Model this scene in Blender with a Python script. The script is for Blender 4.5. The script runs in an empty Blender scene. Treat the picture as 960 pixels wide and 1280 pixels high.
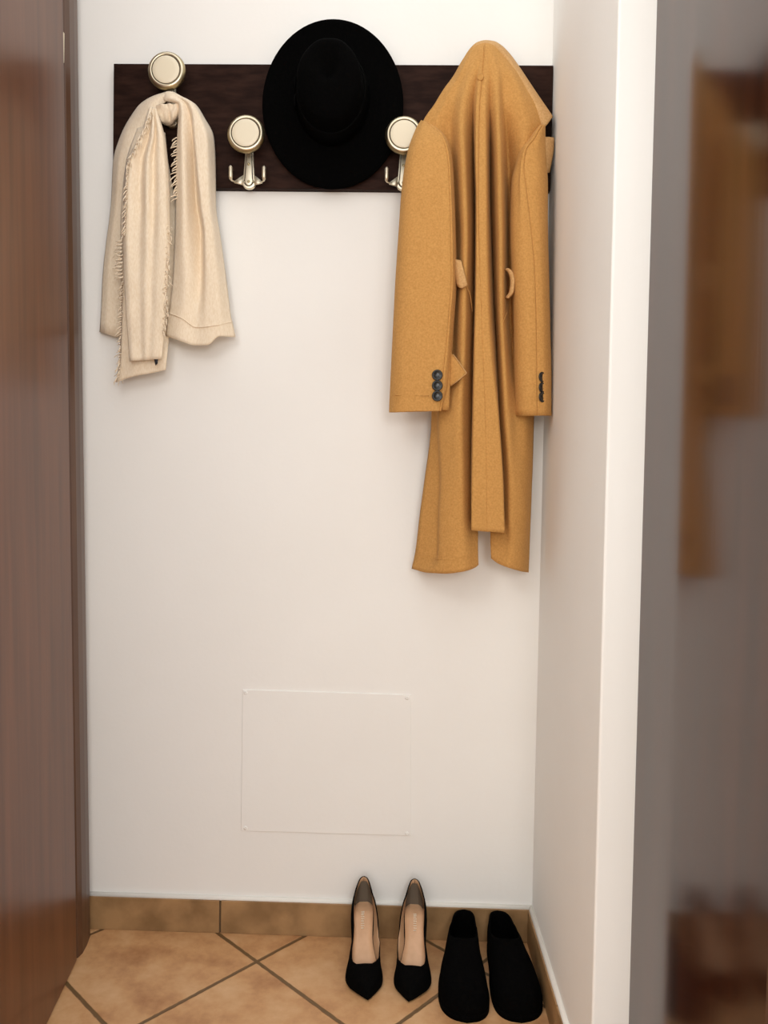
import bpy, bmesh, math, random
from mathutils import Vector, Matrix, noise
random.seed(7)
S = bpy.context.scene
COL = S.collection

# ------------------------------------------------------------------ camera
F = 950.0                                   # focal length in pixels of the 960x1280 frame
YAW, PITCH, ROLL, CD, CH = -0.02447514, -0.0291093, 0.01786904, 1.7781557, 1.06
def cam_axes():
    cy, sy = math.cos(YAW), math.sin(YAW); cp, sp = math.cos(PITCH), math.sin(PITCH)
    f = Vector((sy*cp, cy*cp, sp)); r0 = Vector((cy, -sy, 0)); u0 = r0.cross(f)
    cr, sr = math.cos(ROLL), math.sin(ROLL)
    return cr*r0 + sr*u0, -sr*r0 + cr*u0, f
RX, UX, FX = cam_axes()
CAMLOC = Vector((0, -CD, CH))
cam_data = bpy.data.cameras.new('camera'); cam = bpy.data.objects.new('camera', cam_data); COL.objects.link(cam)
cam.matrix_world = Matrix((( RX.x, UX.x, -FX.x, 0), (RX.y, UX.y, -FX.y, -CD), (RX.z, UX.z, -FX.z, CH), (0, 0, 0, 1)))
cam_data.sensor_fit = 'VERTICAL'; cam_data.sensor_height = 36.0; cam_data.lens = 36.0*F/1280.0
cam_data.clip_start = 0.02
S.camera = cam

def at(u, v, d):                            # measured point of the photo on the plane y = -d (d metres in front of the wall)
    dr = FX + RX*((u-480)/F) - UX*((v-640)/F)
    t = (-d + CD)/dr.y
    return CAMLOC + t*dr
def at_z(u, v, z):
    dr = FX + RX*((u-480)/F) - UX*((v-640)/F)
    t = (z - CH)/dr.z
    return CAMLOC + t*dr

# ------------------------------------------------------------------ light
S.view_settings.view_transform = 'Standard'; S.view_settings.look = 'None'
S.view_settings.exposure = 0.14; S.view_settings.gamma = 1.0; S.view_settings.use_curve_mapping = False
W = bpy.data.worlds.new('hall_light'); S.world = W; W.use_nodes = True
W.node_tree.nodes['Background'].inputs[0].default_value = (1.0, 0.985, 0.955, 1)
W.node_tree.nodes['Background'].inputs[1].default_value = 1.35
def fill_light(name, loc, size, power):
    l = bpy.data.lights.new(name, 'POINT'); l.shadow_soft_size = size; l.energy = power; l.color = (1.0, .972, .93)
    o = bpy.data.objects.new(name, l); COL.objects.link(o); o.location = loc
fill_light('front_fill', (.34, -2.75, 1.42), .25, 40.0)  # added unseen fill low behind the camera, evens out the back wall
fill_light('side_fill', (-.46, -1.35, 1.75), .20, 9.0)  # added unseen fill from the left, brightens the right wall

# ------------------------------------------------------------------ materials
def mat(name, base, rough=0.6, metal=0.0, spec=0.5):
    m = bpy.data.materials.new(name); m.use_nodes = True
    b = m.node_tree.nodes['Principled BSDF']
    b.inputs['Base Color'].default_value = (*base, 1); b.inputs['Roughness'].default_value = rough
    b.inputs['Metallic'].default_value = metal; b.inputs['Specular IOR Level'].default_value = spec
    return m, m.node_tree, b
def N(nt, t, **kw):
    n = nt.nodes.new(t)
    for k, v in kw.items(): setattr(n, k, v)
    return n
def noise_mix(nt, b, c1, c2, scale, detail=6, sc3=(1, 1, 1), lo=0.35, hi=0.65, coord='Object'):
    tc = N(nt, 'ShaderNodeTexCoord'); mp = N(nt, 'ShaderNodeMapping'); mp.inputs['Scale'].default_value = sc3
    nz = N(nt, 'ShaderNodeTexNoise'); nz.inputs['Scale'].default_value = scale; nz.inputs['Detail'].default_value = detail
    cr = N(nt, 'ShaderNodeValToRGB')
    cr.color_ramp.elements[0].position = lo; cr.color_ramp.elements[1].position = hi
    cr.color_ramp.elements[0].color = (*c1, 1); cr.color_ramp.elements[1].color = (*c2, 1)
    nt.links.new(tc.outputs[coord], mp.inputs[0]); nt.links.new(mp.outputs[0], nz.inputs['Vector'])
    nt.links.new(nz.outputs['Fac'], cr.inputs[0]); nt.links.new(cr.outputs[0], b.inputs['Base Color'])
    return nz, cr, mp
def bump(nt, b, scale, strength, dist=0.001, detail=3, sc3=(1, 1, 1)):
    tc = N(nt, 'ShaderNodeTexCoord'); mp = N(nt, 'ShaderNodeMapping'); mp.inputs['Scale'].default_value = sc3
    nz = N(nt, 'ShaderNodeTexNoise'); nz.inputs['Scale'].default_value = scale; nz.inputs['Detail'].default_value = detail
    bp = N(nt, 'ShaderNodeBump'); bp.inputs['Strength'].default_value = strength; bp.inputs['Distance'].default_value = dist
    nt.links.new(tc.outputs['Object'], mp.inputs[0]); nt.links.new(mp.outputs[0], nz.inputs['Vector'])
    nt.links.new(nz.outputs['Fac'], bp.inputs['Height']); nt.links.new(bp.outputs[0], b.inputs['Normal'])

def make_wall_mat():
    m, nt, b = mat('warm_white_plaster', (.82, .79, .74), .85, spec=.25)
    noise_mix(nt, b, (.875, .866, .838), (.895, .888, .862), 3.0, 5)
    bump(nt, b, 90, .12, .002); return m
M_WALL = make_wall_mat()
def make_caulk():
    m, nt, b = mat('white_caulk', (.86, .84, .79), .6); bump(nt, b, 60, .1); return m
M_CAULK = make_caulk()

def make_wood(name, c1, c2, rough, ior, sc=(9, 9, .55)):
    m, nt, b = mat(name, c1, rough)
    noise_mix(nt, b, c1, c2, 4.0, 8, sc, .3, .7)
    b.inputs['IOR'].default_value = ior
    bump(nt, b, 30, .05, .0006, 4, (4, 4, .2)); return m
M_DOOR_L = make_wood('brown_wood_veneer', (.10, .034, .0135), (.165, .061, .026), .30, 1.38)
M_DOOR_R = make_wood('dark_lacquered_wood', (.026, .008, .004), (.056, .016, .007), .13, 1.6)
M_CASING = make_wood('brown_wood_casing', (.075, .032, .016), (.11, .05, .025), .38, 1.5)
M_GAP = mat('shadow_gap_wood', (.012, .006, .004), .8)[0]
M_EDGE = make_wood('edge_banding_wood', (.05, .024, .014), (.08, .038, .022), .3, 1.5)

def make_floor():
    m, nt, b = mat('terracotta_tile', (.45, .26, .13), .45)
    tc = N(nt, 'ShaderNodeTexCoord')
    mp = N(nt, 'ShaderNodeMapping', vector_type='POINT')
    sep = N(nt, 'ShaderNodeSeparateXYZ')
    nt.links.new(tc.outputs['Object'], sep.inputs[0])
    def math_(op, a=None, bb=None, va=None, vb=None):
        n = N(nt, 'ShaderNodeMath', operation=op)
        if a is not None: nt.links.new(a, n.inputs[0])
        elif va is not None: n.inputs[0].default_value = va
        if bb is not None: nt.links.new(bb, n.inputs[1])
        elif vb is not None: n.inputs[1].default_value = vb
        return n.outputs[0]
    ax, ay = -.3074, -.1148
    ang = math.radians(47.6); ca, sa = math.cos(ang), math.sin(ang)
    X = math_('SUBTRACT', sep.outputs[0], vb=ax); Y = math_('SUBTRACT', sep.outputs[1], vb=ay)
    U = math_('ADD', math_('MULTIPLY', X, vb=ca), math_('MULTIPLY', Y, vb=sa))       # along family b
    V = math_('ADD', math_('MULTIPLY', X, vb=-sa), math_('MULTIPLY', Y, vb=ca))      # across family b
    def dist(c, pitch):
        q = math_('DIVIDE', c, vb=pitch)
        f = math_('SUBTRACT', q, math_('ROUND', q))
        return math_('MULTIPLY', math_('ABSOLUTE', f), vb=pitch), math_('FLOOR', q)
    dU, iU = dist(U, .332); dV, iV = dist(V, .358)
    d = math_('MINIMUM', dU, dV)
    edge = N(nt, 'ShaderNodeTexNoise'); edge.inputs['Scale'].default_value = 60
    nt.links.new(tc.outputs['Object'], edge.inputs['Vector'])
    d2 = math_('ADD', d, math_('MULTIPLY', math_('SUBTRACT', edge.outputs['Fac'], vb=.5), vb=.003))
    gr = N(nt, 'ShaderNodeMapRange'); gr.inputs[1].default_value = .0032; gr.inputs[2].default_value = .0052
    nt.links.new(d2, gr.inputs[0])
    n1 = N(nt, 'ShaderNodeTexNoise'); n1.inputs['Scale'].default_value = 9; n1.inputs['Detail'].default_value = 8; n1.inputs['Roughness'].default_value = .65
    comb = N(nt, 'ShaderNodeCombineXYZ'); nt.links.new(iU, comb.inputs[0]); nt.links.new(iV, comb.inputs[1])
    wn = N(nt, 'ShaderNodeTexWhiteNoise', noise_dimensions='3D'); nt.links.new(comb.outputs[0], wn.inputs[0])
    off = N(nt, 'ShaderNodeVectorMath', operation='ADD'); nt.links.new(tc.outputs['Object'], off.inputs[0]); nt.links.new(wn.outputs['Color'], off.inputs[1])
    nt.links.new(off.outputs[0], n1.inputs['Vector'])
    cr = N(nt, 'ShaderNodeValToRGB'); e = cr.color_ramp.elements
    e[0].position = .3; e[0].color = (.40, .185, .075, 1); e[1].position = .72; e[1].color = (.72, .46, .245, 1)
    k = e.new(.5); k.color = (.60, .33, .15, 1)
    nt.links.new(n1.outputs['Fac'], cr.inputs[0])
    mx = N(nt, 'ShaderNodeMix', data_type='RGBA')
    nt.links.new(gr.outputs[0], mx.inputs['Factor']); mx.inputs['A'].default_value = (.16, .09, .035, 1)
    nt.links.new(cr.outputs[0], mx.inputs['B']); nt.links.new(mx.outputs['Result'], b.inputs['Base Color'])
    bp = N(nt, 'ShaderNodeBump'); bp.inputs['Strength'].default_value = .6; bp.inputs['Distance'].default_value = .003
    h = math_('ADD', gr.outputs[0], math_('MULTIPLY', n1.outputs['Fac'], vb=.5)); nt.links.new(h, bp.inputs['Height'])
    nt.links.new(bp.outputs[0], b.inputs['Normal'])
    return m
M_FLOOR = make_floor()
def make_skirt():
    m, nt, b = mat('skirting_tile', (.35, .2, .09), .5)
    noise_mix(nt, b, (.24, .135, .055), (.40, .235, .105), 14, 8); bump(nt, b, 40, .25, .002); return m
M_SKIRT = make_skirt()
M_GROUT = mat('brown_grout', (.11, .065, .03), .9)[0]

def make_board():
    m, nt, b = mat('wenge_board', (.03, .014, .009), .6, spec=.07)
    noise_mix(nt, b, (.015, .0062, .0042), (.030, .0135, .0092), 20, 6, (1, 1, 4)); bump(nt, b, 160, .15, .0006); return m
M_BOARD = make_board()
def metal(name, c, r):
    m, nt, b = mat(name, c, r, 1.0); bump(nt, b, 300, .05, .0003); return m
M_BRASS = metal('antique_brass', (.42, .345, .20), .36)
M_RING = metal('polished_ring', (.78, .70, .52), .35)
M_STEM = metal('brushed_nickel', (.80, .73, .58), .5)
def make_cap():
    m, nt, b = mat('cream_cap', (.80, .72, .55), .38); bump(nt, b, 120, .04, .0005); return m
M_CAP = make_cap()
M_GROOVE = mat('dark_groove', (.02, .016, .01), .6)[0]

def make_wool():
    m, nt, b = mat('camel_wool', (.5, .25, .07), .9, spec=.2)
    noise_mix(nt, b, (.47, .235, .066), (.59, .315, .098), 260, 4, lo=.3, hi=.7)
    b.inputs['Sheen Weight'].default_value = .12; b.inputs['Sheen Roughness'].default_value = .5
    b.inputs['Sheen Tint'].default_value = (1, .75, .4, 1)
    bump(nt, b, 420, .35, .0012, 4); return m
M_WOOL = make_wool()
def make_wool_edge():
    m, nt, b = mat('camel_wool_edge', (.6, .36, .15), .9, spec=.2)
    noise_mix(nt, b, (.52, .30, .12), (.62, .38, .17), 260, 4); bump(nt, b, 420, .3, .001, 4); return m
M_WOOLE = make_wool_edge()
def make_scarf():
    m, nt, b = mat('cream_weave', (.8, .64, .45), .9, spec=.15)
    noise_mix(nt, b, (.80, .665, .49), (.88, .76, .60), 120, 5, (3, 3, 1))
    b.inputs['Sheen Weight'].default_value = .2
    bump(nt, b, 500, .3, .0008, 3, (1, 1, 1)); return m
M_SCARF = make_scarf()
def make_black(name, c, r, s=300, st=.4):
    m, nt, b = mat(name, (c, c, c), r, spec=.03); noise_mix(nt, b, (c*.7,)*3, (c*1.4, c*1.35, c*1.3), s, 3); bump(nt, b, s, st, .0008); return m
M_FELT = make_black('black_felt', .0012, .95)
M_RIBBON = make_black('black_ribbon', .0012, .6, 200, .1)
M_SUEDE = make_black('black_suede', .0022, .9)
M_SLIP = make_black('black_plush', .0016, .95, 220, .6)
M_BUTTON = make_black('black_button', .006, .3, 50, .02)
M_BUTTON.node_tree.nodes['Principled BSDF'].inputs['Specular IOR Level'].default_value = .5
def make_insole():
    m, nt, b = mat('nude_insole', (.62, .37, .2), .45); noise_mix(nt, b, (.56, .33, .185), (.68, .42, .25), 30, 4); return m
M_INSOLE = make_insole()
M_LINING = mat('nude_lining', (.45, .27, .15), .6)[0]
M_GREYLIN = mat('grey_lining', (.11, .085, .06), .7)[0]
M_STAMP = mat('pale_stamp', (.92, .84, .68), .4)[0]
M_TAG = mat('black_tag', (.006, .006, .012), .7)[0]

# ------------------------------------------------------------------ helpers
def obj(name, bm, m, parent=None, smooth=True, mods=None):
    me = bpy.data.meshes.new(name); bmesh.ops.recalc_face_normals(bm, faces=bm.faces[:]) if not getattr(bm, 'keep', False) else None
    bm.to_mesh(me); bm.free()
    for p in me.polygons: p.use_smooth = smooth
    for mm in (m if isinstance(m, (list, tuple)) else [m]): me.materials.append(mm)
    o = bpy.data.objects.new(name, me); COL.objects.link(o)
    if parent: o.parent = parent
    return o
def struct(name, bm, m, parent=None, smooth=False):
    o = obj(name, bm, m, parent, smooth)
    if parent is None: o['kind'] = 'structure'
    return o
def thing(name, label, cat, loc=(0, 0, 0), rotz=0, group=None):
    o = bpy.data.objects.new(name, None); COL.objects.link(o); o.empty_display_size = .05
    o.location = loc; o.rotation_euler = (0, 0, rotz); o['label'] = label; o['category'] = cat
    if group: o['group'] = group
    return o
def under(o, root):                         # parent o to root, keeping o's world-space mesh where it is (root unrotated)
    o.parent = root; o.matrix_parent_inverse = Matrix.Translation(-Vector(root.location))
    return o
def box(bm, a, b, bevel=0):
    c = [(x, y, z) for x in (a[0], b[0]) for y in (a[1], b[1]) for z in (a[2], b[2])]
    vs = [bm.verts.new(p) for p in c]
    fs = [bm.faces.new([vs[i] for i in q]) for q in ((0, 1, 3, 2), (4, 6, 7, 5), (0, 4, 5, 1), (2, 3, 7, 6), (0, 2, 6, 4), (1, 5, 7, 3))]
    bmesh.ops.recalc_face_normals(bm, faces=fs)
    if bevel:
        es = list({e for f in fs for e in f.edges})
        bmesh.ops.bevel(bm, geom=es, offset=bevel, segments=2, affect='EDGES', profile=.5)
def prism(bm, pts, z0, z1, tilt=0):         # vertical prism over a plan outline; tilt leans it in x with height
    lo = [bm.verts.new((x + tilt*z0, y, z0)) for x, y in pts]; hi = [bm.verts.new((x + tilt*z1, y, z1)) for x, y in pts]
    n = len(pts)
    bm.faces.new(lo[::-1]); bm.faces.new(hi)
    for i in range(n): bm.faces.new((lo[i], lo[(i+1) % n], hi[(i+1) % n], hi[i]))
def lathe_y(bm, prof, n=48, cx=0, cz=0, flat_ends=True):   # prof: (radius, distance out from wall)
    rings = []
    for r, d in prof:
        if r < 1e-6: rings.append([bm.verts.new((cx, -d, cz))])
        else: rings.append([bm.verts.new((cx + r*math.cos(2*math.pi*k/n), -d, cz + r*math.sin(2*math.pi*k/n))) for k in range(n)])
    for a, b in zip(rings, rings[1:]):
        for k in range(n):
            k2 = (k+1) % n
            if len(a) == 1 and len(b) == 1: continue
            if len(a) == 1: bm.faces.new((a[0], b[k2], b[k]))
            elif len(b) == 1: bm.faces.new((a[k], a[k2], b[0]))
            else: bm.faces.new((a[k], a[k2], b[k2], b[k]))
    return rings
def tube(bm, pts, rads, n=8, cap=True):
    pts = [Vector(p) for p in pts]
    if not isinstance(rads, (list, tuple)): rads = [rads]*len(pts)
    rings = []; ref = None
    for i, p in enumerate(pts):
        t = (pts[min(i+1, len(pts)-1)] - pts[max(i-1, 0)]).normalized()
        if ref is None: ref = t.orthogonal().normalized()
        ref = (ref - t*ref.dot(t)).normalized(); s = t.cross(ref)
        rings.append([bm.verts.new(p + (ref*math.cos(2*math.pi*k/n) + s*math.sin(2*math.pi*k/n))*rads[i]) for k in range(n)])
    for a, b in zip(rings, rings[1:]):
        for k in range(n): bm.faces.new((a[k], a[(k+1) % n], b[(k+1) % n], b[k]))
    if cap: bm.faces.new(rings[0][::-1]); bm.faces.new(rings[-1])
def pchip(vals, n, closed=False):           # smooth, non-overshooting resampling of a list of tuples
    m = len(vals); out = []
    def tang(i):
        if closed: a, b, c = vals[(i-1) % m], vals[i % m], vals[(i+1) % m]
        else:
            if i == 0: return tuple(q-p for p, q in zip(vals[0], vals[1]))
            if i == m-1: return tuple(q-p for p, q in zip(vals[-2], vals[-1]))
            a, b, c = vals[i-1], vals[i], vals[i+1]
        t = []
        for x, y, z in zip(a, b, c):
            d0, d1 = y-x, z-y
            t.append(0 if d0*d1 <= 0 else 2*d0*d1/(d0+d1))
        return t
    for i in range(m if closed else m-1):
        p, q = vals[i], vals[(i+1) % m]; t0, t1 = tang(i), tang(i+1)
        for k in range(n):
            s = k/n; h1 = 2*s**3-3*s**2+1; h2 = s**3-2*s**2+s; h3 = -2*s**3+3*s**2; h4 = s**3-s**2
            out.append(tuple(h1*a+h2*b+h3*c+h4*d for a, b, c, d in zip(p, t0, q, t1)))
    if not closed: out.append(tuple(vals[-1]))
    return out
def sheet(bm, rows, nu=5, nv=5, closed=False, wob=0.0, wsc=14, caps=False):   # cloth from measured rows of (u, v, distance from wall)
    rr = [pchip(r, nu, closed) for r in rows]
    cols = [pchip([rr[i][j] for i in range(len(rr))], nv) for j in range(len(rr[0]))]
    grid = []
    for i in range(len(cols[0])):
        ring = []
        for j in range(len(cols)):
            u, v, d = cols[j][i]; p = at(u, v, d); p.x = min(p.x, XR-.0045)
            if wob: p.y += wob*noise.noise(Vector((p.x*wsc*2, p.y*6, p.z*wsc)))
            ring.append(bm.verts.new(p))
        grid.append(ring)
    m = len(cols)
    for a, b in zip(grid, grid[1:]):
        for j in range(m if closed else m-1):
            bm.faces.new((a[j], a[(j+1) % m], b[(j+1) % m], b[j]))
    if caps and closed:
        bm.faces.new(grid[0])
    return grid
def solid(o, t, off=-1, mo=0):
    s = o.modifiers.new('thickness', 'SOLIDIFY'); s.thickness = t; s.offset = off; s.material_offset = mo
    return o
def tag(o, label, cat, group=None):
    o['label'] = label; o['category'] = cat
    if group: o['group'] = group

# ------------------------------------------------------------------ the setting
XR, YE, XE = .3235, -.557, .383             # right wall face, its free end, outer side of the end face
HZ = 2.62
bm = bmesh.new(); box(bm, (-1.3, 0, -.05), (1.3, .1, HZ)); struct('wall_back', bm, M_WALL)
bm = bmesh.new(); box(bm, (-1.3, -3.6, -.08), (1.3, .1, 0)); struct('floor', bm, M_FLOOR)
bm = bmesh.new(); box(bm, (-1.0, -3.6, 0), (-.9, 0, HZ)); struct('wall_left', bm, M_WALL)
bm = bmesh.new(); box(bm, (XR, YE, 0), (XE, 0, HZ)); 
es = [e for e in bm.edges if abs(e.verts[0].co.x-XR) < 1e-5 and abs(e.verts[1].co.x-XR) < 1e-5 and abs(e.verts[0].co.y-YE) < 1e-5 and abs(e.verts[1].co.y-YE) < 1e-5]
bmesh.ops.bevel(bm, geom=es, offset=.004, segments=3, affect='EDGES', profile=.5)
struct('wall_right', bm, M_WALL)

# baseboards of the floor tile, a bead of white caulk on top
ZB = .0785
xj = at(275, 1145, .012).x
bm = bmesh.new()
for a, b in ((-.90, xj-.0022), (xj+.0022, xj+.345), (xj+.349, XR)):
    box(bm, (a, -.012, 0), (b, 0, ZB), .0012)
bb = struct('baseboard_back', bm, M_SKIRT)
bm = bmesh.new(); box(bm, (-.90, -.0085, 0), (XR, 0, ZB-.001)); struct('grout', bm, M_GROUT, bb)
bm = bmesh.new(); tube(bm, [(-.90, -.003, ZB+.001), (-.3, -.003, ZB+.0015), (XR, -.003, ZB+.001)], .0065, 8); struct('caulk_bead', bm, M_CAULK, bb, True)
bm = bmesh.new()
for a, b in ((-.012, -.34), (-.344, YE)): box(bm, (XR-.012, b, 0), (XR, a, ZB), .0012)
br_ = struct('baseboard_right', bm, M_SKIRT)
bm = bmesh.new(); tube(bm, [(XR-.003, 0, ZB+.001), (XR-.003, -.3, ZB+.0015), (XR-.003, YE, ZB+.001)], .0065, 8); struct('caulk_bead', bm, M_CAULK, br_, True)

# left: brown wooden door leaf standing nearly along the wall, casing between it and the back wall
TL = -.0205
bm = bmesh.new(); prof = [(-.82, -.0005), (-.742, -.0005), (-.727, -.012), (-.715, -.04), (-.708, -.075), (-.705, -.105), (-.708, -.122), (-.718, -.130), (-.82, -.130)]
prism(bm, prof, 0, 2.6, TL); struct('trim_1', bm, M_CASING)
d1 = (.0292, -.212); L_ = math.hypot(*d1); d1 = (d1[0]/L_, d1[1]/L_)
p0 = (-.7045, -.1365)
n1 = (d1[1], -d1[0])
if n1[0] > 0: n1 = (-n1[0], -n1[1])
def leaf(pa, pb, th): return [pa, pb, (pb[0]+n1[0]*th, pb[1]+n1[1]*th), (pa[0]+n1[0]*th, pa[1]+n1[1]*th)]
pe = (p0[0]+d1[0]*.82, p0[1]+d1[1]*.82)
bm = bmesh.new(); prism(bm, leaf(p0, pe, .045), .006, 2.6, TL)
es = [e for e in bm.edges if abs(e.verts[0].co.z-e.verts[1].co.z) > 1]
bmesh.ops.bevel(bm, geom=es, offset=.003, segments=2, affect='EDGES', profile=.5)
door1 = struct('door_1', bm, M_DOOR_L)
zt = at(78, 55, .14).z
bm = bmesh.new()
xx = p0[0]+TL*zt
box(bm, (xx-.012, -.1362, zt-.035), (xx-.001, -.1305, zt+.028), .001); struct('hinge', bm, M_STEM, door1)
# right: dark lacquered leaf flush with the end of the white wall
bm = bmesh.new()
ye2 = -.985
a2 = (XE, YE); b2 = (.383+.428*.019, ye2)
prism(bm, [a2, b2, (b2[0]+.012, b2[1]-.004), (.47, ye2), (.47, YE)], .004, 2.6)
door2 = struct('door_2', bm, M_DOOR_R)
bm = bmesh.new(); prism(bm, [(.418, ye2-.004), (.418, ye2-.03), (.47, ye2-.03), (.47, ye2-.0)], .004, 2.6); struct('edge_strip', bm, M_EDGE, door2)

# inspection cover on the back wall
pc = thing('access_panel', 'thin square inspection cover painted white like the wall, low on the wall', 'access panel', (-.17, 0, .413))
A = [at(303, 862, .003), at(514, 868.5, .003), at(514, 1045, .003), at(301, 1039, .003)]
bm = bmesh.new(); lo = [bm.verts.new((p.x, .001, p.z)) for p in A]; hi = [bm.verts.new((p.x, -.0028, p.z)) for p in A]
bm.faces.new(hi)
for i in range(4): bm.faces.new((lo[i], lo[(i+1) % 4], hi[(i+1) % 4], hi[i]))
bmesh.ops.recalc_face_normals(bm, faces=bm.faces[:])
bmesh.ops.bevel(bm, geom=[e for e in bm.edges if e.verts[0].co.y < 0 and e.verts[1].co.y < 0], offset=.0014, segments=2, affect='EDGES', profile=.5)
under(obj('cover', bm, M_WALL, smooth=False), pc)
for u, v in ((307, 866), (508.5, 872.5), (307, 1035), (509, 1042)):
    p = at(u, v, .003); bm = bmesh.new(); lathe_y(bm, [(.0045, .0025), (.0045, .0035), (.003, .0045), (.0012, .0048), (.001, .0040), (0, .0040)], 16, p.x, p.z)
    under(obj('screw', bm, M_WALL), pc)

# ------------------------------------------------------------------ coat rack
bl, brr = at(142, 79, .02), at(690, 82, .02)
zb_top, zb_bot = 2.0275, 1.7470
rack = thing('coat_rack', 'dark brown wooden wall board with round brass-rimmed coat hooks, on the back wall', 'coat rack', (0, 0, 1.887))
bm = bmesh.new(); box(bm, (bl.x, -.02, zb_bot), (XR-.001, 0, zb_top), .0012); under(obj('board', bm, M_BOARD, smooth=False), rack)

def make_hook():
    bm = bmesh.new()
    lathe_y(bm, [(0, 0), (.013, 0), (.012, .022), (.016, .030), (.032, .0335), (.0405, .038), (.0425, .0425), (.0415, .0465), (.0385, .0495)], 56)
    h = obj('hook', bm, M_BRASS)
    bm = bmesh.new(); lathe_y(bm, [(.0386, .0493), (.0375, .0512), (.0350, .0520), (.0325, .0516), (.0322, .0490)], 56); obj('polished_rim', bm, M_RING, h)
    bm = bmesh.new(); lathe_y(bm, [(.0326, .0490), (.0326, .0502), (.0300, .0502), (.0300, .0490)], 56); obj('groove', bm, M_GROOVE, h)
    bm = bmesh.new(); lathe_y(bm, [(.0304, .0495), (.0303, .0514), (.0295, .0521), (.02, .0526), (0, .0528)], 56); obj('cap', bm, M_CAP, h)
    def plate(outline, d0, d1):
        bm = bmesh.new(); lo = [bm.verts.new((x, -d0, z)) for x, z in outline]; hi = [bm.verts.new((x, -d1, z)) for x, z in outline]; n = len(outline)
        bm.faces.new(hi)
        for i in range(n): bm.faces.new((lo[i], lo[(i+1) % n], hi[(i+1) % n], hi[i]))
        bmesh.ops.recalc_face_normals(bm, faces=bm.faces[:])
        bmesh.ops.bevel(bm, geom=[e for e in bm.edges if e.verts[0].co.y < -d0-1e-5 and e.verts[1].co.y < -d0-1e-5], offset=.0012, segments=2, affect='EDGES', profile=.5)
        return bm
    def shield(k, zt_, zb_):
        k *= 1.32
        o = [(-.0060*k, zt_), (-.0102*k, zb_+.017)]
        for i in range(9):
            a = math.pi + math.pi*i/8; o.append((.0115*k*math.cos(a), zb_+.0125+.0125*math.sin(a)))
        o += [(.0102*k, zb_+.017), (.0060*k, zt_)]
        return o
    obj('stem', plate(shield(1, -.015, -.1065), 0, .009), M_STEM, h)
    obj('stem_inlay_line', plate(shield(.78, -.018, -.102), .005, .0094), M_GROOVE, h)
    obj('stem_face', plate(shield(.60, -.019, -.1000), .005, .0105), M_STEM, h)
    for z in (-.052, -.091):
        bm = bmesh.new(); lathe_y(bm, [(.0034, .0100), (.0034, .0112), (.0022, .0122), (.0012, .0118), (0, .0114)], 14, 0, z); obj('screw', bm, M_BRASS, h)
    for s in (-1, 1):
        bm = bmesh.new()
        tube(bm, [(s*.010, -.006, -.0915), (s*.022, -.009, -.0925), (s*.031, -.013, -.0930), (s*.0368, -.019, -.0925), (s*.0378, -.024, -.0905), (s*.0378, -.0255, -.086), (s*.0378, -.026, -.0655), (s*.0378, -.026, -.0625)],
             [.004, .0022, .0016, .0018, .0038, .0044, .0044, .0022], 12)
        w = [(s*.010, -.004, -.0735), (s*.010, -.004, -.0985), (s*.032, -.012, -.0960), (s*.032, -.012, -.0930)]
        a = [bm.verts.new(p) for p in w]; b = [bm.verts.new((p[0], p[1]-.004, p[2])) for p in w]
        bm.faces.new(a); bm.faces.new(b[::-1])
        for i in range(4): bm.faces.new((a[i], a[(i+1) % 4], b[(i+1) % 4], b[i]))
        obj('prong', bm, M_STEM, h)
    return h
HOOKD = .0465
hook0 = make_hook()
def put_hook(h, u, v):
    p = at(u, v, .02+HOOKD); h.location = (p.x, -.02, p.z-1.887); h.parent = rack; h.location.z = p.z-1.887
put_hook(hook0, 208, 88)
for u, v in ((307.3, 167), (408, 118), (505, 168.5), (600, 91)):
    c = hook0.copy(); COL.objects.link(c)
    for ch in hook0.children:
        if u == 408 and ch.name.startswith('prong'): continue      # the hook inside the hat's crown
        q = ch.copy(); COL.objects.link(q); q.parent = c
    put_hook(c, u, v)

# ------------------------------------------------------------------ hat
hc = at(416.0, 132.5, .0415)
hat = thing('felt_hat', 'black wide-brimmed felt hat hanging crown-outwards on the rack', 'hat', (hc.x, hc.y, hc.z))
ha, hb = .1592, .1815                        # brim half-width and half-height
HT = math.radians(3.5)
def hat_map(x, z, d):                        # local (across, up, out) -> leaned against the board
    return (x, -d*math.cos(HT) - z*math.sin(HT), z*math.cos(HT) - d*math.sin(HT)*0.2)
bm = bmesh.new(); n = 72; rings = []
oz = .012
def cr_r(a): return .080, .100
prof = []                                    # (mode, t)
for i in range(10):
    t = i/9; prof.append(('b', t))
for i in range(1, 15):
    t = i/14; prof.append(('c', t))
for mode, t in prof:
    ring = []
    for k in range(n):
        a = 2*math.pi*k/n; c, s = math.cos(a), math.sin(a)
        if mode == 'b':
            q = t; x = (ha*(1-q) + .080*q)*c; z = (hb*(1-q) + .100*q)*s + oz*q
            curl = .003*(1-q)**2*abs(c)**2 + .008*(1-q)**2*max(0, s)**2
            d = curl + .006*max(0, q-.8)/.2
        else:
            # crown: rises, rounds over, pinched top with a lengthwise dent
            h = min(1, t/.55); cl = max(0, (t-.55)/.45)
            sh = 1 - .14*h - .02*math.sin(h*math.pi)
            rad = sh*math.cos(cl*math.pi/2*.999)
            x = .080*rad*c; z = .100*rad*s + oz
            d = .006 + .088*h + .018*math.sin(cl*math.pi/2)
            if cl > 0 or h > .6:
                w = max(cl, (h-.6)/.4*.3)
                x *= (1 - .22*w*max(0, s)**2)
                d -= .030*w*math.exp(-(x/.022)**2)*(.6 + .4*s)
                d -= .02*w*math.exp(-((abs(x)-.045)/.02)**2)*max(0, s)**2
        ring.append(bm.verts.new(hat_map(x, z, d)))
    rings.append(ring)
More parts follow.
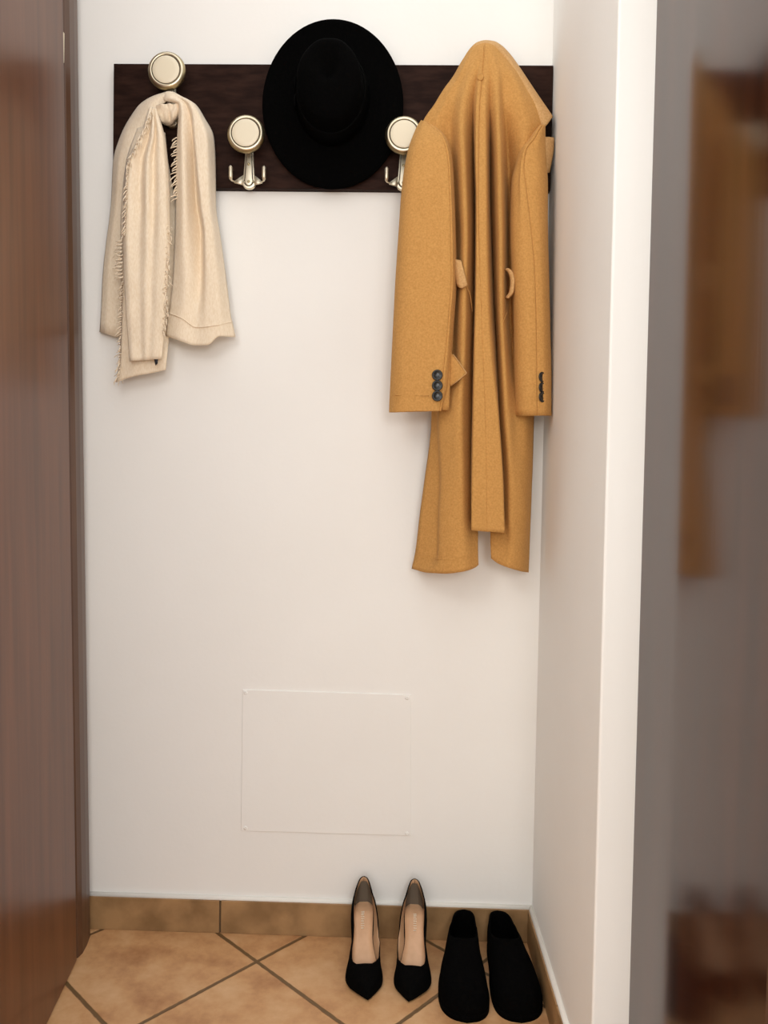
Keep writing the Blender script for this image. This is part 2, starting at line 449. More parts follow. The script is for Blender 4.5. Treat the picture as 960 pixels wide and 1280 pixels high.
for a, b in zip(rings, rings[1:]):
    for k in range(n): bm.faces.new((a[k], a[(k+1) % n], b[(k+1) % n], b[k]))
bm.faces.new(rings[-1])
o = solid(obj('felt_body', bm, M_FELT, hat), .0035, 1)
bm = bmesh.new(); rr = []
for d, e in ((.010, .0012), (.012, .0030), (.030, .0022), (.048, .0012), (.050, -.001)):
    h = (d-.006)/.088; sh = 1 - .14*h - .02*math.sin(h*math.pi)
    rr.append([bm.verts.new(hat_map((.080*sh+e+.002)*math.cos(2*math.pi*k/n), (.100*sh+e+.002)*math.sin(2*math.pi*k/n)+oz, d)) for k in range(n)])
for a, b in zip(rr, rr[1:]):
    for k in range(n): bm.faces.new((a[k], a[(k+1) % n], b[(k+1) % n], b[k]))
band = solid(obj('ribbon_band', bm, M_RIBBON, hat), .001)
bm = bmesh.new()
for s in (-1, 1):
    pts = [(-.082, .012, .030), (-.084, .012+s*.012, .034), (-.083, .012+s*.03, .040), (-.082, .012+s*.034, .028), (-.083, .012+s*.016, .022)]
    vs = [bm.verts.new(hat_map(*p)) for p in pts]; bm.faces.new(vs)
solid(obj('bow', bm, M_RIBBON, hat), .004)

# ------------------------------------------------------------------ scarf
sc0 = at(207, 118, .05)
scarf = thing('fringed_scarf', 'cream fringed woollen scarf draped over the leftmost hook', 'scarf', (sc0.x, sc0.y, sc0.z))
# far layer that hangs close to the wall at the left
bm = bmesh.new()
sheet(bm, [
 [(206,115,.062),(209,114.6,.066),(212,115,.068),(214,117,.066)],
 [(190,121,.050),(197,119,.068),(205,119,.076),(213,122,.074)],
 [(175,131,.040),(182,129,.062),(192,129,.074),(200,133,.07)],
 [(158.5,154,.034),(166,152,.058),(176,152,.066),(188,154,.06)],
 [(148.5,177,.030),(156,176,.056),(166,176,.062),(178,176,.05)],
 [(142,203,.028),(150,203,.055),(160,203,.058),(172,203,.045)],
 [(139,256,.026),(146,256,.040),(156,256,.040),(170,256,.034)],
 [(130,332,.018),(138,332,.028),(150,332,.028),(166,332,.026)],
 [(125,415,.014),(135,418,.022),(148,421,.022),(166,421,.022)]], 6, 6, wob=.003)
under(solid(obj('far_layer', bm, M_SCARF), .0025, 0), scarf)
# lower layer of the left tail, its hem and corner below the front layer
bm = bmesh.new()
sheet(bm, [
 [(172,160,.066),(184,158,.072),(196,160,.070),(206,166,.060)],
 [(158,203,.062),(174,203,.076),(194,203,.072),(210,203,.055)],
 [(152,256,.058),(172,256,.066),(194,256,.062),(219,256,.036)],
 [(151,300,.058),(172,300,.066),(194,300,.062),(222,300,.034)],
 [(152,350,.056),(172,350,.064),(194,350,.062),(220,350,.036)],
 [(151,420,.052),(172,420,.060),(192,420,.060),(211.5,418,.042)],
 [(149,452,.050),(170,452,.058),(190,450,.060),(209,446,.054)],
 [(145,478,.048),(165,471,.055),(186,467,.056),(207,462.5,.052)]], 6, 6, wob=.003)
under(solid(obj('lower_tail', bm, M_SCARF), .0025, 0), scarf)
# front layer of the left tail
bm = bmesh.new()
def ft(v, x0, x1, d0, amp, dv=0, base=.086):
    w = x1-x0; r = []
    for q, k in ((0, -1.6), (.10, .5), (.22, -.1), (.36, -.9), (.50, .9), (.64, -.6), (.78, .5), (.90, .2), (1, -1.8)):
        r.append((x0+w*q, v+dv*(q-.5), base+d0+amp*k))
    return r
sheet(bm, [ft(134.5, 187, 195, -.006, .002, 2), ft(146, 183.5, 198.5, .001, .005, 2), ft(158, 180, 202.5, .004, .008, 1), ft(172, 174.5, 206, .006, .010), ft(205, 159, 209.5, .005, .010),
 ft(250, 155, 212, .003, .010), ft(300, 154, 212.5, .003, .0055), ft(345, 155.5, 209.5, .001, .0032), ft(390, 158, 206.5, -.002, .0022), ft(420, 160, 204.5, -.006, .0018), ft(450, 162.5, 202, -.009, .0016, -3)], 5, 6, wob=.003, wsc=22)
under(solid(obj('front_tail', bm, M_SCARF), .0025, 0), scarf)
# right-hand fall with its deep folds
bm = bmesh.new()
sheet(bm, [
 [(205,116,.070),(208,114.6,.072),(211,114.2,.072),(214,114.6,.070),(217,115.2,.066),(219,116.5,.055)],
 [(205,124,.078),(211,121,.084),(217,119.5,.082),(222,119.5,.078),(226,120.5,.070),(229,122.5,.05)],
 [(222,131,.074),(226,129,.086),(231,128,.080),(236,128.5,.086),(240,129,.078),(244,131,.046)],
 [(223.5,145,.070),(228,144,.088),(237,144,.074),(242,144,.088),(249,146,.084),(256,149,.042)],
 [(222,172,.066),(228,172,.088),(240.5,172,.062),(244,172,.090),(256,172,.088),(267,172,.038)],
 [(220.5,205,.062),(229,205,.088),(243,205,.046),(247,205,.090),(258,205,.086),(269,205,.034)],
 [(220,256,.060),(230,256,.086),(246,256,.036),(252,256,.088),(261,256,.082),(269.5,256,.034)],
 [(219,295,.058),(230,295,.082),(251,295,.036),(257,295,.084),(266,295,.078),(275,295,.034)],
 [(216.5,345,.056),(232,345,.078),(251,345,.050),(258,345,.076),(270,345,.072),(282,345,.034)],
 [(211.5,388,.054),(228,394,.074),(245,404,.064),(258,403,.070),(273,402,.068),(289,398,.036)],
 [(209.5,396,.053),(227,401,.073),(245,412,.064),(259,411,.069),(274,409,.066),(291,405,.036)],
 [(207.5,420,.052),(225,426,.072),(243,431.5,.066),(259,431.5,.068),(275,420.5,.064),(294,421.5,.036)]], 7, 6, wob=.002)
under(solid(obj('right_fall', bm, M_SCARF), .0025, 0), scarf)
# raised hem ridge across the right fall
bm = bmesh.new()
tube(bm, [at(u, v, d+.0025) for u, v, d in pchip([(210,391,.053),(227,397.5,.0735),(245,409,.0645),(259,408,.0695),(273,406,.067),(290.5,402,.037)], 6)], .0013, 6)
under(obj('hem', bm, M_SCARF), scarf)
# crumpled back of the loop, seen under the knob
bm = bmesh.new()
sheet(bm, [
 [(190,129,.070),(196,131,.076),(204,131,.080),(212,130,.080),(220,130,.078),(229,130,.070)],
 [(193,135,.066),(199,137,.074),(207,135,.082),(213,138,.076),(219,135,.080),(227,136,.066)],
 [(194,142,.060),(200,145,.072),(207,142,.078),(212,146,.070),(218,143,.077),(225,142,.060)],
 [(196,148,.052),(201,151,.066),(207,150,.071),(212,152,.064),(217,150,.068),(223,147,.052)],
 [(200,152,.042),(204,154,.052),(208,155,.054),(212,155.5,.053),(216,154,.052),(220,150,.042)]], 6, 6, wob=.006, wsc=60)
under(solid(obj('loop', bm, M_SCARF), .003, 0), scarf)
# fringe
bm = bmesh.new()
def strand(u, v, d, du, dv, r=.0013, w=2.0):
    pts = []
    for i in range(5):
        t = i/4; pts.append(at(u + du*t + w*math.sin(t*5+u)*.35*t, v + dv*t*t*.6 + dv*t*.4, d + .003*math.sin(t*3+v)))
    tube(bm, pts, [r, r, r*.95, r*.8, r*.5], 5)
for v in [300+4.6*i for i in range(11)]:
    strand(153 + random.uniform(-1, 1), v, .078, -random.uniform(8, 14), random.uniform(0, 9), .0016)
    strand(152, v+1.5, .080, -random.uniform(7, 11), random.uniform(-3, 3), .0014)
for v in [352+3.1*i for i in range(39)]:
    strand(153.5 - (v-352)*.035 + random.uniform(-1, 1), v, .066, -random.uniform(2, 8), random.uniform(1, 9))
for v in [136+2.1*i for i in range(34)]:
    t = (v-136)/70
    strand(190 - 31*t**1.1 + random.uniform(-1.5, 1.5), v, .099, -random.uniform(-3, 5), random.uniform(4, 10), .0014)
for v in [205+3*i for i in range(30)]:
    strand(160 - (v-205)*.05, v, .0955, random.uniform(-5, 1), random.uniform(3, 9), .0013)
for v in [282+2.6*i for i in range(52)]:
    strand(212 - (v-282)*.045 + random.uniform(-3, 2), v, .088, random.uniform(-4, 5), random.uniform(2, 9), .0013)
for v in [172+3.6*i for i in range(22)]:
    strand(221, v, .068, -random.uniform(3, 9), random.uniform(2, 9), .0015)
for u in [146+2.4*i for i in range(4)]:
    strand(u, 474-(u-146)*.2, .05, -random.uniform(0, 4), random.uniform(5, 9), .0009)
fr = under(obj('fringe', bm, M_SCARF), scarf); fr['kind'] = 'stuff'
bm = bmesh.new()
q = [(192.5,448.5,.076),(197.5,447.8,.076),(197,454,.077),(194.5,457,.077)]
bm.faces.new([bm.verts.new(at(*p)) for p in q]); t_ = under(solid(obj('care_tag', bm, M_TAG), .0012, 0), scarf); t_['label'] = 'tiny black tag at the hem'

# ------------------------------------------------------------------ coat
c0 = at(605, 58, .08)
coat = thing('wool_coat', 'long camel wool coat with black cuff buttons hanging by the right wall', 'coat', (c0.x, c0.y, c0.z))
B = {
 54: ([599, 601, 602.5, 604, 605, 606, 607, 608, 609, 610.5, 612, 614, 617], [0.082, 0.084, 0.085, 0.086, 0.086, 0.087, 0.087, 0.087, 0.086, 0.086, 0.085, 0.084, 0.082]),
 59: ([590, 594, 597.5, 600.5, 603, 604.5, 605.5, 606.5, 609, 612, 615, 618.5, 622], [0.078, 0.088, 0.092, 0.096, 0.098, 0.1, 0.098, 0.1, 0.099, 0.098, 0.095, 0.09, 0.08]),
 75: ([579, 584, 589, 594, 600, 602.5, 604.5, 607, 611, 616, 621, 628, 635], [0.074, 0.096, 0.101, 0.106, 0.109, 0.112, 0.108, 0.112, 0.11, 0.111, 0.106, 0.1, 0.08]),
 95: ([567.5, 574, 580, 588, 596, 600, 603, 606.5, 612.5, 621, 628, 640, 650], [0.072, 0.1, 0.106, 0.116, 0.113, 0.121, 0.117, 0.121, 0.116, 0.12, 0.112, 0.108, 0.08]),
 112: ([555, 564, 573, 583, 593, 598, 601.5, 606, 612.5, 621.5, 629, 646, 661], [0.084, 0.1, 0.106, 0.122, 0.111, 0.13, 0.125, 0.129, 0.116, 0.128, 0.11, 0.11, 0.078]),
 130: ([544, 556, 567, 579, 591.5, 596.5, 600, 605.5, 612.5, 622, 630, 651, 672], [0.084, 0.1, 0.104, 0.128, 0.106, 0.136, 0.131, 0.134, 0.114, 0.133, 0.106, 0.112, 0.076]),
 160: ([527, 545, 562, 577, 592, 595.5, 599, 606, 612.5, 623, 632.5, 655, 680], [0.084, 0.098, 0.0905, 0.136, 0.0829, 0.142, 0.137, 0.14, 0.091, 0.14, 0.0848, 0.112, 0.072]),
 200: ([530, 548, 565, 579, 593, 595.5, 598.5, 606.5, 612.5, 624, 635, 655, 676], [0.084, 0.09, 0.08, 0.14, 0.0514, 0.148, 0.143, 0.146, 0.053, 0.146, 0.0578, 0.105, 0.058]),
 250: ([533, 550, 567, 581, 594, 596.5, 598, 607, 613, 625, 636.5, 655, 674], [0.084, 0.09, 0.08, 0.14, 0.039, 0.15, 0.146, 0.148, 0.038, 0.148, 0.044, 0.1, 0.056]),
 300: ([535, 552, 568, 582, 594, 596.5, 599, 607.5, 614.5, 626, 637.5, 655, 674], [0.056, 0.078, 0.064, 0.14, 0.039, 0.15, 0.146, 0.148, 0.036, 0.146, 0.042, 0.1, 0.056]),
 380: ([538, 552, 566, 580, 593.5, 595.5, 601.5, 609.5, 617.5, 626.5, 637, 652, 671], [0.056, 0.08, 0.072, 0.138, 0.045, 0.15, 0.1485, 0.148, 0.04, 0.14, 0.048, 0.1, 0.054]),
 440: ([540, 552, 565, 579, 592, 594, 603.5, 613, 620.5, 629, 641, 653, 670], [0.056, 0.084, 0.08, 0.136, 0.051, 0.152, 0.15, 0.15, 0.05, 0.132, 0.058, 0.1, 0.052]),
 520: ([540, 549, 560, 575, 590.5, 592.5, 606.8, 622, 623.5, 633, 645, 656, 667], [0.054, 0.098, 0.114, 0.132, 0.061, 0.154, 0.1525, 0.152, 0.07, 0.124, 0.1, 0.096, 0.05]),
 600: ([531, 552, 562, 577, 589.5, 591, 608.2, 627.8, 628.5, 638, 648, 656, 664.5], [0.05, 0.1, 0.116, 0.128, 0.083, 0.154, 0.1525, 0.152, 0.087, 0.118, 0.108, 0.09, 0.048]),
 640: ([525.5, 550, 561, 577, 590, 590, 608.5, 629.3, 629.5, 638, 648, 656, 663], [0.048, 0.1, 0.116, 0.126, 0.085, 0.153, 0.1515, 0.151, 0.089, 0.116, 0.106, 0.088, 0.046]),
}
vs_ = sorted(B)
bm = bmesh.new()
left = []; right = []; mid = []
for v in vs_:
    u, d = B[v]
    P = [(a, float(v), b) for a, b in zip(u, d)]
    low = v >= 520
    cr0 = (u[1]-1.8, float(v), d[1]-.02) if low else (u[0]*.3+u[1]*.7, float(v), d[0]*.3+d[1]*.7)
    left.append([P[0], cr0] + P[1:5] + [((597 if v >= 600 else P[4][0]+3), v, P[4][2]-.008)])
    right.append([((613 if v >= 600 else P[8][0]-3), v, P[8][2]-.008)] + P[8:])
    s = P[6]
    mid.append([P[4], P[5], (s[0]-1.3, v, (P[5][2]+s[2])/2+.001), s, (s[0]+1.3, v, (P[7][2]+s[2])/2+.001), P[7], P[8]])
left.append([(519.5,690,.046),(547.2,690,.082),(549,690,.1),(561,690,.116),(578,690,.125),(592,690,.104),(597,690,.096)])
left.append([(515,711,.045),(532,715.5,.080),(545,716.5,.100),(558,717,.114),(578,714.5,.123),(593,709.5,.102),(597.5,706,.095)])
right.append([(613,672,.094),(630,680,.104),(640,685,.115),(649,688,.105),(655,689,.086),(661,690,.046)])
right.append([(614,698,.094),(623,704.5,.103),(635,709.5,.113),(645,712.5,.104),(653,714.5,.085),(660,715.5,.045)])
mid.append([(590,663,.12),(590,663,.152),(607.3,664.5,.1525),(608.6,664.5,.151),(609.9,664.5,.1525),(630,666,.151),(630,666,.12)])
sheet(bm, left, 6, 5, wob=.003); sheet(bm, right, 6, 5, wob=.003); sheet(bm, mid, 6, 5, wob=.0012)
under(solid(obj('back_panels', bm, M_WOOL), .003, 0), coat)

def sleeve(rows, seamcol=None):
    bm = bmesh.new(); sheet(bm, rows, 6, 5, closed=True, wob=.0025); return under(solid(obj('sleeve', bm, M_WOOL), .003, 0), coat)
def srow(v, ul, ur, dm, dep, seam=None, skew=0, back=.084):
    w = ur-ul; r = [(ul, v, (dm+back)/2-.005), (ul+.06*w, v, dm-.018)]
    r += [(ul+.22*w, v+skew*.2, dm-.003), (ul+.45*w, v+skew*.5, dm+.002), (ul+.68*w, v+skew*.7, dm)]
    if seam is not None: r += [(seam-1.1, v+skew*.85, dm-.004), (seam, v+skew*.85, dm-.008), (seam+1.1, v+skew*.85, dm-.005)]
    r += [(ul+.955*w, v+skew, dm-.012), (ur, v+skew, (dm+back)/2-.005), (ul+.75*w, v+skew*.7, back), (ul+.25*w, v+skew*.2, back)]
    return r
# left sleeve
sleeve([
 srow(150.5,527,533,.108,.03, 531.3, 2), srow(157,522.5,545,.122,.04, 541, 3), srow(167,518,554.5,.136,.05, 550, 2), srow(182,512.5,561.5,.148,.05, 556.5, 1),
 srow(203,507.5,565,.154,.06, 560), srow(240,502.5,567,.157,.06, 562), srow(290,499,569,.158,.06, 563.5), srow(350,495,570,.158,.06, 564), srow(400,492.5,567,.157,.06, 560.5),
 srow(450,490,563.5,.155,.06, 556), srow(488,488.2,560,.153,.06, 552), srow(506,487.3,556,.151,.06, 550.5), srow(515.5,487,553,.150,.06, 549.5, -2)])
bm = bmesh.new()      # under-strip of the cuff vent
sheet(bm, [[(548,440,.138),(556,440,.140),(563.8,440,.134)], [(547,470,.137),(556,470,.139),(562.5,470,.133)], [(546,512,.135),(554,512.5,.137),(561,513,.131)]], 4, 5)
under(solid(obj('cuff_vent', bm, M_WOOL), .004, 0), coat)
bm = bmesh.new()      # cuff turn line
tube(bm, [at(u, v, d) for u, v, d in pchip([(493,493.7,.1425),(505,494,.1505),(522,494.5,.1555),(536,494.5,.1555)], 5)], .0009, 5)
under(obj('stitch_line', bm, M_WOOL), coat)
# right sleeve, turned to show its back seam
def rrow(v, ul, ur, dm, seam, skew=0, back=.05):
    w = ur-ul
    return [(ul, v, (dm+back)/2), (ul+.06*w, v, dm-.022), (ul+.2*w, v, dm-.006), (ul+(seam-ul)*.65, v, dm+.001), (seam-1.1, v, dm-.001), (seam, v, dm-.007), (seam+1.1, v, dm-.003),
            (seam+(ur-seam)*.45, v, dm-.006), (seam+(ur-seam)*.85, v, dm-.026), (ur, v, (dm+back)/2-.012), (ul+.7*w, v, back), (ul+.25*w, v, back)]
sleeve([
 rrow(156,676,681,.108,678.4), rrow(163,669,681,.118,674), rrow(174,660.5,681,.128,668), rrow(188,651,681.5,.136,658), rrow(208,644.5,682.8,.142,655),
 rrow(230,640,684,.146,657), rrow(285,638.5,684.3,.148,663.5), rrow(335,640,685.5,.147,668), rrow(380,642.5,686.5,.146,669.6), rrow(440,643.5,688,.144,670.8),
 rrow(480,644.3,689.6,.143,671.2), rrow(519.5,645.2,691,.141,671.5)])
def collar(bm):
    outer = [(586.5,65,.070),(591,58,.066),(598,53,.062),(607,51,.060),(617,52.2,.060),(626,57,.060),(637,68,.058),(648,83,.058),(660,101,.060),(672,119,.062),(683,135,.064),(690.5,146,.066)]
    frnt  = [(588.5,66,.086),(593,60.5,.088),(599.5,56,.089),(607,54,.090),(616,55.5,.090),(624,60.5,.089),(633.5,71.5,.087),(644,87,.086),(655.5,105,.086),(666,124,.086),(675,142,.084),(681,159,.080)]
    inner = [(592,69,.080),(596,65,.082),(601,60,.084),(607,58,.085),(613,60,.085),(619,65,.084),(628,76,.08),(638,92,.078),(648,110,.076),(659,130,.074),(668,148,.072),(676,162,.070)]
    back = [(u, v+2, .035) for u, v, d in outer]
    sheet(bm, [inner, frnt, outer, back], 4, 4)
bm = bmesh.new(); collar(bm); under(solid(obj('collar', bm, M_WOOLE), .003, 0), coat)
bm = bmesh.new()
sheet(bm, [[(678,171.5,.085),(685,171.5,.078),(693,172.5,.060)], [(678,190,.085),(685,190,.078),(691,190,.062)], [(680,216,.08),(683,216,.075),(686,216,.066)]], 4, 4)
under(solid(obj('lapel', bm, M_WOOLE), .004, 0), coat)
# cuff buttons
def button(u, v, d, yaw, r):
    bm = bmesh.new()
    lathe_y(bm, [(0, 0), (r*.9, 0), (r, .0012), (r, .0026), (r*.88, .0036), (r*.74, .0036), (r*.66, .0026), (r*.2, .0024), (0, .0024)], 24)
    for sx, sz in ((-.2, .2), (.2, -.2)): tube(bm, [(sx*r, -.0024, sz*r-.001), (sx*r, -.0032, sz*r), (sx*r, -.0024, sz*r+.001)], .0006, 5)
    o = obj('button', bm, M_BUTTON, coat); p = at(u, v, d); o.location = p-Vector(coat.location); o.rotation_euler = (0, 0, yaw); o['label'] = 'black cuff button'
for v in (469, 482, 495): button(546.5, v, .1555, .08, .0115)
for v in (471.5, 484.5, 496.5): button(677.0, v, .1385, math.radians(42), .0112)
# half-belt ends, pocket flap, hanging button at the collar
bm = bmesh.new()
sheet(bm, [[(566,322,.126),(572,325,.136),(576.5,326,.140)], [(568,340,.13),(574.5,342,.142),(580.5,341,.146)], [(572,357,.13),(577,360.5,.142),(584.5,356.5,.144)]], 4, 4)
under(solid(obj('belt_loop', bm, M_WOOLE), .005, 0), coat)
bm = bmesh.new()
ring = pchip([(634,336,.118),(639,340,.126),(642,351,.130),(640.5,365,.128),(635,372.5,.118)], 5)
sheet(bm, [[(u-3.5, v, d-.008) for u, v, d in ring], [(u, v, d) for u, v, d in ring], [(u+1, v, d-.012) for u, v, d in ring]], 1, 3)
under(solid(obj('belt_loop', bm, M_WOOLE), .004, 0), coat)
bm = bmesh.new()
sheet(bm, [[(556,440,.120),(562,442,.128),(567,443.5,.134)], [(556,455,.12),(567,455,.138),(577,458,.146)], [(556,463,.12),(569,464,.140),(583.5,466.5,.148)], [(556,472,.12),(566,473,.136),(574,474.5,.144)], [(556,484,.118),(560,483.5,.126),(564,482.5,.130)]], 4, 4)
under(solid(obj('pocket_flap', bm, M_WOOL), .004, 0), coat)
bm = bmesh.new()
tube(bm, [at(u, v, d+.0035) for u, v, d in [(566.5,443,.134),(575,454.5,.145),(583.3,466.3,.148),(574,474.5,.144),(564,482.3,.131)]], .0011, 6)
under(obj('flap_edge', bm, M_WOOLE), coat)
bm = bmesh.new(); r = .0075
lathe_y(bm, [(0, 0), (r*.9, 0), (r, .002), (r*.8, .004), (r*.6, .003), (r*.2, .0035), (0, .003)], 20)
o = obj('back_button', bm, M_WOOL, coat); o.location = at(600.3, 97, .1235)-Vector(coat.location)
# stitched darts below the half-belt
for pts in ([(583,357,.140),(588,370,.128),(590.5,390,.108)], [(634.5,389,.102),(629,402,.135),(623,420,.108)]):
    bm = bmesh.new(); tube(bm, [at(u, v, d+.001) for u, v, d in pchip(pts, 5)], .0008, 5); under(obj('stitch_line', bm, M_WOOL), coat)
bm = bmesh.new(); tube(bm, [at(u, v, d+.002) for u, v, d in pchip([(521,692,.07),(536,694,.092),(546,695,.1)], 5)], .0008, 5)
tube(bm, [at(u, v, d+.002) for u, v, d in pchip([(544,699,.098),(556,699,.112),(572,698,.121)], 5)], .0008, 5); under(obj('stitch_line', bm, M_WOOL), coat)

# ------------------------------------------------------------------ shoes
def lerp_tab(tab, t):
    for (a, va), (b, vb) in zip(tab, tab[1:]):
        if t <= b:
            s = (t-a)/(b-a); s = s*s*(3-2*s) if False else s
            return va + (vb-va)*s
    return tab[-1][1]
def smooth_tab(tab):
    keys = pchip([(float(a), float(b)) for a, b in tab], 8)
    return lambda t: lerp_tab(keys, t)
def ts(n): return [0.5*(1-math.cos(math.pi*i/n)) for i in range(n+1)]
def shoe_shell(L, wid, zin, top, t0, t1, crown, lean=None, side=1, bend=None, pinch=0.0):
    """left and right walls of an upper joined over the toe; open from the heel to t1"""
    bm = bmesh.new(); NT, K = 40, 10
    tt = ts(NT); ring = []
    for t in tt:
        w = max(.0006, wid(t)); z0 = zin(t) - .004; row = []
        bx = bend(t) if bend else 0
        if t >= t1: xt = 0.0
        elif t <= t0: xt = 1.0
        else: xt = max(0, 1-((t-t0)/(t1-t0))**2.3)**(1/2.3)
        ht = top(t); hc_ = crown(t)
        half = []
        for k in range(K+1):
            s = k/K
            a_end = math.acos(xt*.97) if xt < .999 else .24
            # section is a superellipse arch from the sole edge up to the opening or the ridge
            if t < t1:
                H = ht + (hc_-ht)*(1-xt) if t > t0 else ht
                if t <= t0: x = w*(1 + .07*math.sin(s*math.pi) - (.12 + pinch*max(0, 1-t/.16))*s); z = z0 + (H+.004)*s
                else:
                    a = s*math.pi/2; xe = w*xt
                    x = xe*.88 + (w-xe*.88)*math.cos(a)**.75; z = z0 + (H+.004)*math.sin(a)**.85
            else:
                a = s*math.pi/2
                x = w*math.cos(a)**.75 if s < 1 else 0; z = z0 + (hc_+.004)*math.sin(a)**.85
            half.append((x, z))
        y = -L*t
        ln = lean(t) if lean else 0
        Lf = [bm.verts.new((-x+bx-(ln*(k/K) if side < 0 else 0), y, z)) for k, (x, z) in enumerate(half)]; Rt = [bm.verts.new((x+bx+(ln*(k/K) if side > 0 else 0), y, z)) for k, (x, z) in enumerate(half)]
        ring.append((Lf, Rt))
    for (a, b), (c, d) in zip(ring, ring[1:]):
        for k in range(K):
            bm.faces.new((a[k], c[k], c[k+1], a[k+1])); bm.faces.new((b[k], b[k+1], d[k+1], d[k]))
    bmesh.ops.remove_doubles(bm, verts=bm.verts[:], dist=.0014)
    return bm
def sole_slab(L, wid, zin, th, k=1.0, ta=0, tb=1, dz=0, bend=None, nn=36):
    bm = bmesh.new(); rows = []
    for s in ts(nn):
        t = ta+(tb-ta)*s; w = max(.0005, wid(t)*k); z = zin(t)+dz; bx = bend(t) if bend else 0
        rows.append([bm.verts.new((bx+w*c, -L*t, z-th*e)) for c, e in ((-1, 0), (-.5, 0), (0, 0), (.5, 0), (1, 0), (1, 1), (0, 1), (-1, 1))])
    for a, b in zip(rows, rows[1:]):
        for i in range(8): bm.faces.new((a[i], a[(i+1) % 8], b[(i+1) % 8], b[i]))
    bm.faces.new(rows[0]); bm.faces.new(rows[-1])
    return bm
def make_pump(name, label, heel, toe, side, HS=.094):
    hv, tv = Vector(heel), Vector(toe); dv = tv-hv
    L = dv.length; rz = math.atan2(dv.y, dv.x)+math.pi/2
    root = thing(name, label, 'shoe', (hv.x, hv.y, 0), rz, 'black pointed pumps')
    wid = smooth_tab([(0, .0006), (.012, .010), (.05, .0200), (.12, .0255), (.25, .0265), (.42, .0245), (.56, .0310), (.70, .0405), (.80, .0355), (.90, .0205), (.97, .0075), (1, .0006)])
    zin = smooth_tab([(0, HS), (.2, HS-.004), (.35, .070), (.5, .042), (.62, .021), (.72, .012), (1, .009)])
    top = smooth_tab([(0, .062), (.02, .060), (.06, .050), (.12, .038), (.2, .030), (.3, .023), (.45, .018), (.58, .018), (1, .018)])
    crown = smooth_tab([(0, .03), (.5, .030), (.62, .031), (.72, .033), (.85, .027), (.95, .013), (1, .003)])
    lean = smooth_tab([(0, 0), (.12, .0005), (.22, .006), (.36, .0135), (.48, .0150), (.60, .010), (.70, .0), (1, 0)])
    bend = lambda t: side*.006*math.sin(t*math.pi)
    o = obj('upper', shoe_shell(L, wid, zin, top, .42, .715, crown, lean, -side, bend, .26), [M_SUEDE, M_LINING], root); solid(o, .0030, -1, 0)
    s = o.modifiers['thickness']; s.material_offset = 1; s.material_offset_rim = 0
    o = obj('insole', sole_slab(L, wid, zin, .002, .88, .012, .72, .0045, bend), M_INSOLE, root); o['label'] = 'nude leather insole'
    obj('outsole', sole_slab(L, wid, zin, .006, 1.0, .0, 1, .0005, bend), M_SUEDE, root)
    bm = bmesh.new(); rings = []; n = 20
    for z, hw, hl, yc in ((0, .0048, .005, -.020), (.012, .0048, .005, -.020), (.035, .0058, .0065, -.020), (.058, .010, .0105, -.020), (.074, .017, .017, -.022), (.0865, .0245, .0235, -.0255)):
        rings.append([bm.verts.new((hw*math.cos(2*math.pi*k/n), yc+hl*math.sin(2*math.pi*k/n), z)) for k in range(n)])
    for a, b in zip(rings, rings[1:]):
        for k in range(n): bm.faces.new((a[k], a[(k+1) % n], b[(k+1) % n], b[k]))
    bm.faces.new(rings[0]); bm.faces.new(rings[-1]); obj('heel', bm, M_SUEDE, root)
    bm = bmesh.new()                         # illegible gold stamp: a column of short strokes
    for i in range(9):
        t = .20 + i*.0185
        for sx in (-.0036, -.0010, .0010):
            z = zin(t)+.0046; x = bend(t)+sx-.004*side*0
            box(bm, (x, -L*t-.0015, z), (x+(.0024 if (i*7+int(sx*1e4)) % 3 else .0016), -L*t+.0015, z+.0006))
    obj('stamp', bm, M_STAMP, root)
    bm = bmesh.new(); ra = []                 # grey heel-counter patch inside
    for sg in (-1, 1):
        for t in ([.115, .10, .085, .07, .055, .042, .03, .022] if sg < 0 else [.022, .03, .042, .055, .07, .085, .10, .115]):
            w = wid(t); row = []
            for k in range(7):
                s_ = .06+.84*k/6
                row.append(bm.verts.new((sg*max(0, w*(1+.07*math.sin(s_*math.pi)-(.12+.26*max(0, 1-t/.16))*s_)-.0046), -L*t-.0012, zin(t)-.004+(top(t)+.004)*s_)))
            ra.append(row)
    for a, b in zip(ra, ra[1:]):
        for k in range(6): bm.faces.new((a[k], b[k], b[k+1], a[k+1]))
    obj('heel_grip', bm, M_GREYLIN, root)
    return root
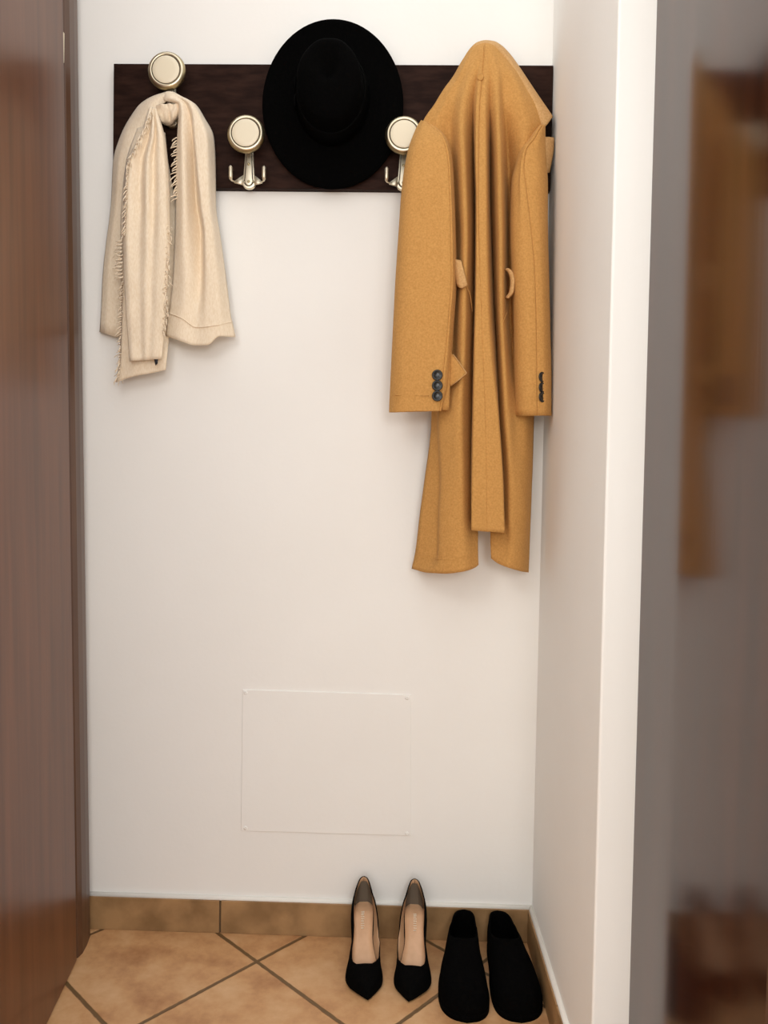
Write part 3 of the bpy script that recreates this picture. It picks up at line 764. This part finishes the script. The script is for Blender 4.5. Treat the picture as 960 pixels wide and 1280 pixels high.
hl = at(455, 1091, .026); tl = at_z(460, 1245, .012)
make_pump('pump_shoe', 'left black pointed high-heeled pump with nude insole, farther from the black slip-on shoes', (hl.x, hl.y, 0), (tl.x, tl.y, 0), -1)
print('PUMP', hl, tl)
hr = at(518.5, 1097, .030); tr = at_z(511, 1247, .012)
make_pump('pump_shoe', 'right black pointed high-heeled pump with nude insole, next to the black slip-on shoes', (hr.x, hr.y, 0), (tr.x, tr.y, 0), 1)

def make_slip(name, label, heel, toe, side, L=None):
    hv, tv = Vector(heel), Vector(toe); dv = tv-hv; L = dv.length; rz = math.atan2(dv.y, dv.x)+math.pi/2
    root = thing(name, label, 'shoe', (hv.x, hv.y, 0), rz, 'black slip-on shoes')
    wid = smooth_tab([(0, .0006), (.015, .016), (.06, .0265), (.16, .0325), (.36, .0400), (.55, .0485), (.72, .0515), (.84, .0485), (.93, .038), (.98, .021), (1, .0006)])
    zin = smooth_tab([(0, .024), (.3, .022), (.5, .017), (.7, .014), (1, .016)])
    top = smooth_tab([(0, .058), (.08, .054), (.25, .044), (.4, .045), (1, .045)])
    crown = smooth_tab([(0, .06), (.35, .062), (.5, .058), (.7, .048), (.85, .041), (.95, .030), (1, .006)])
    bend = lambda t: side*.006*math.sin(t*math.pi)
    solid(obj('upper', shoe_shell(L, wid, zin, top, .16, .40, crown, bend=bend), M_SLIP, root), .003, -1)
    obj('insole', sole_slab(L, wid, zin, .002, .96, .012, .6, .003, bend), M_SLIP, root)
    obj('outsole', sole_slab(L, wid, lambda t: .014, .014, 1.03, 0, 1, 0, bend), M_SLIP, root)
    return root
h1 = at(580.5, 1137, .022); t1 = at_z(583.5, 1268, .018)
make_slip('slip_on_shoe', 'left flat black slip-on shoe beside the pumps', (h1.x, h1.y, 0), (t1.x, t1.y, 0), -1)
h2 = at(622, 1137, .022); t2 = at_z(652.5, 1268, .018)
make_slip('slip_on_shoe', 'right flat black slip-on shoe in the corner against the right wall', (h2.x, h2.y, 0), (t2.x, t2.y, 0), 1)
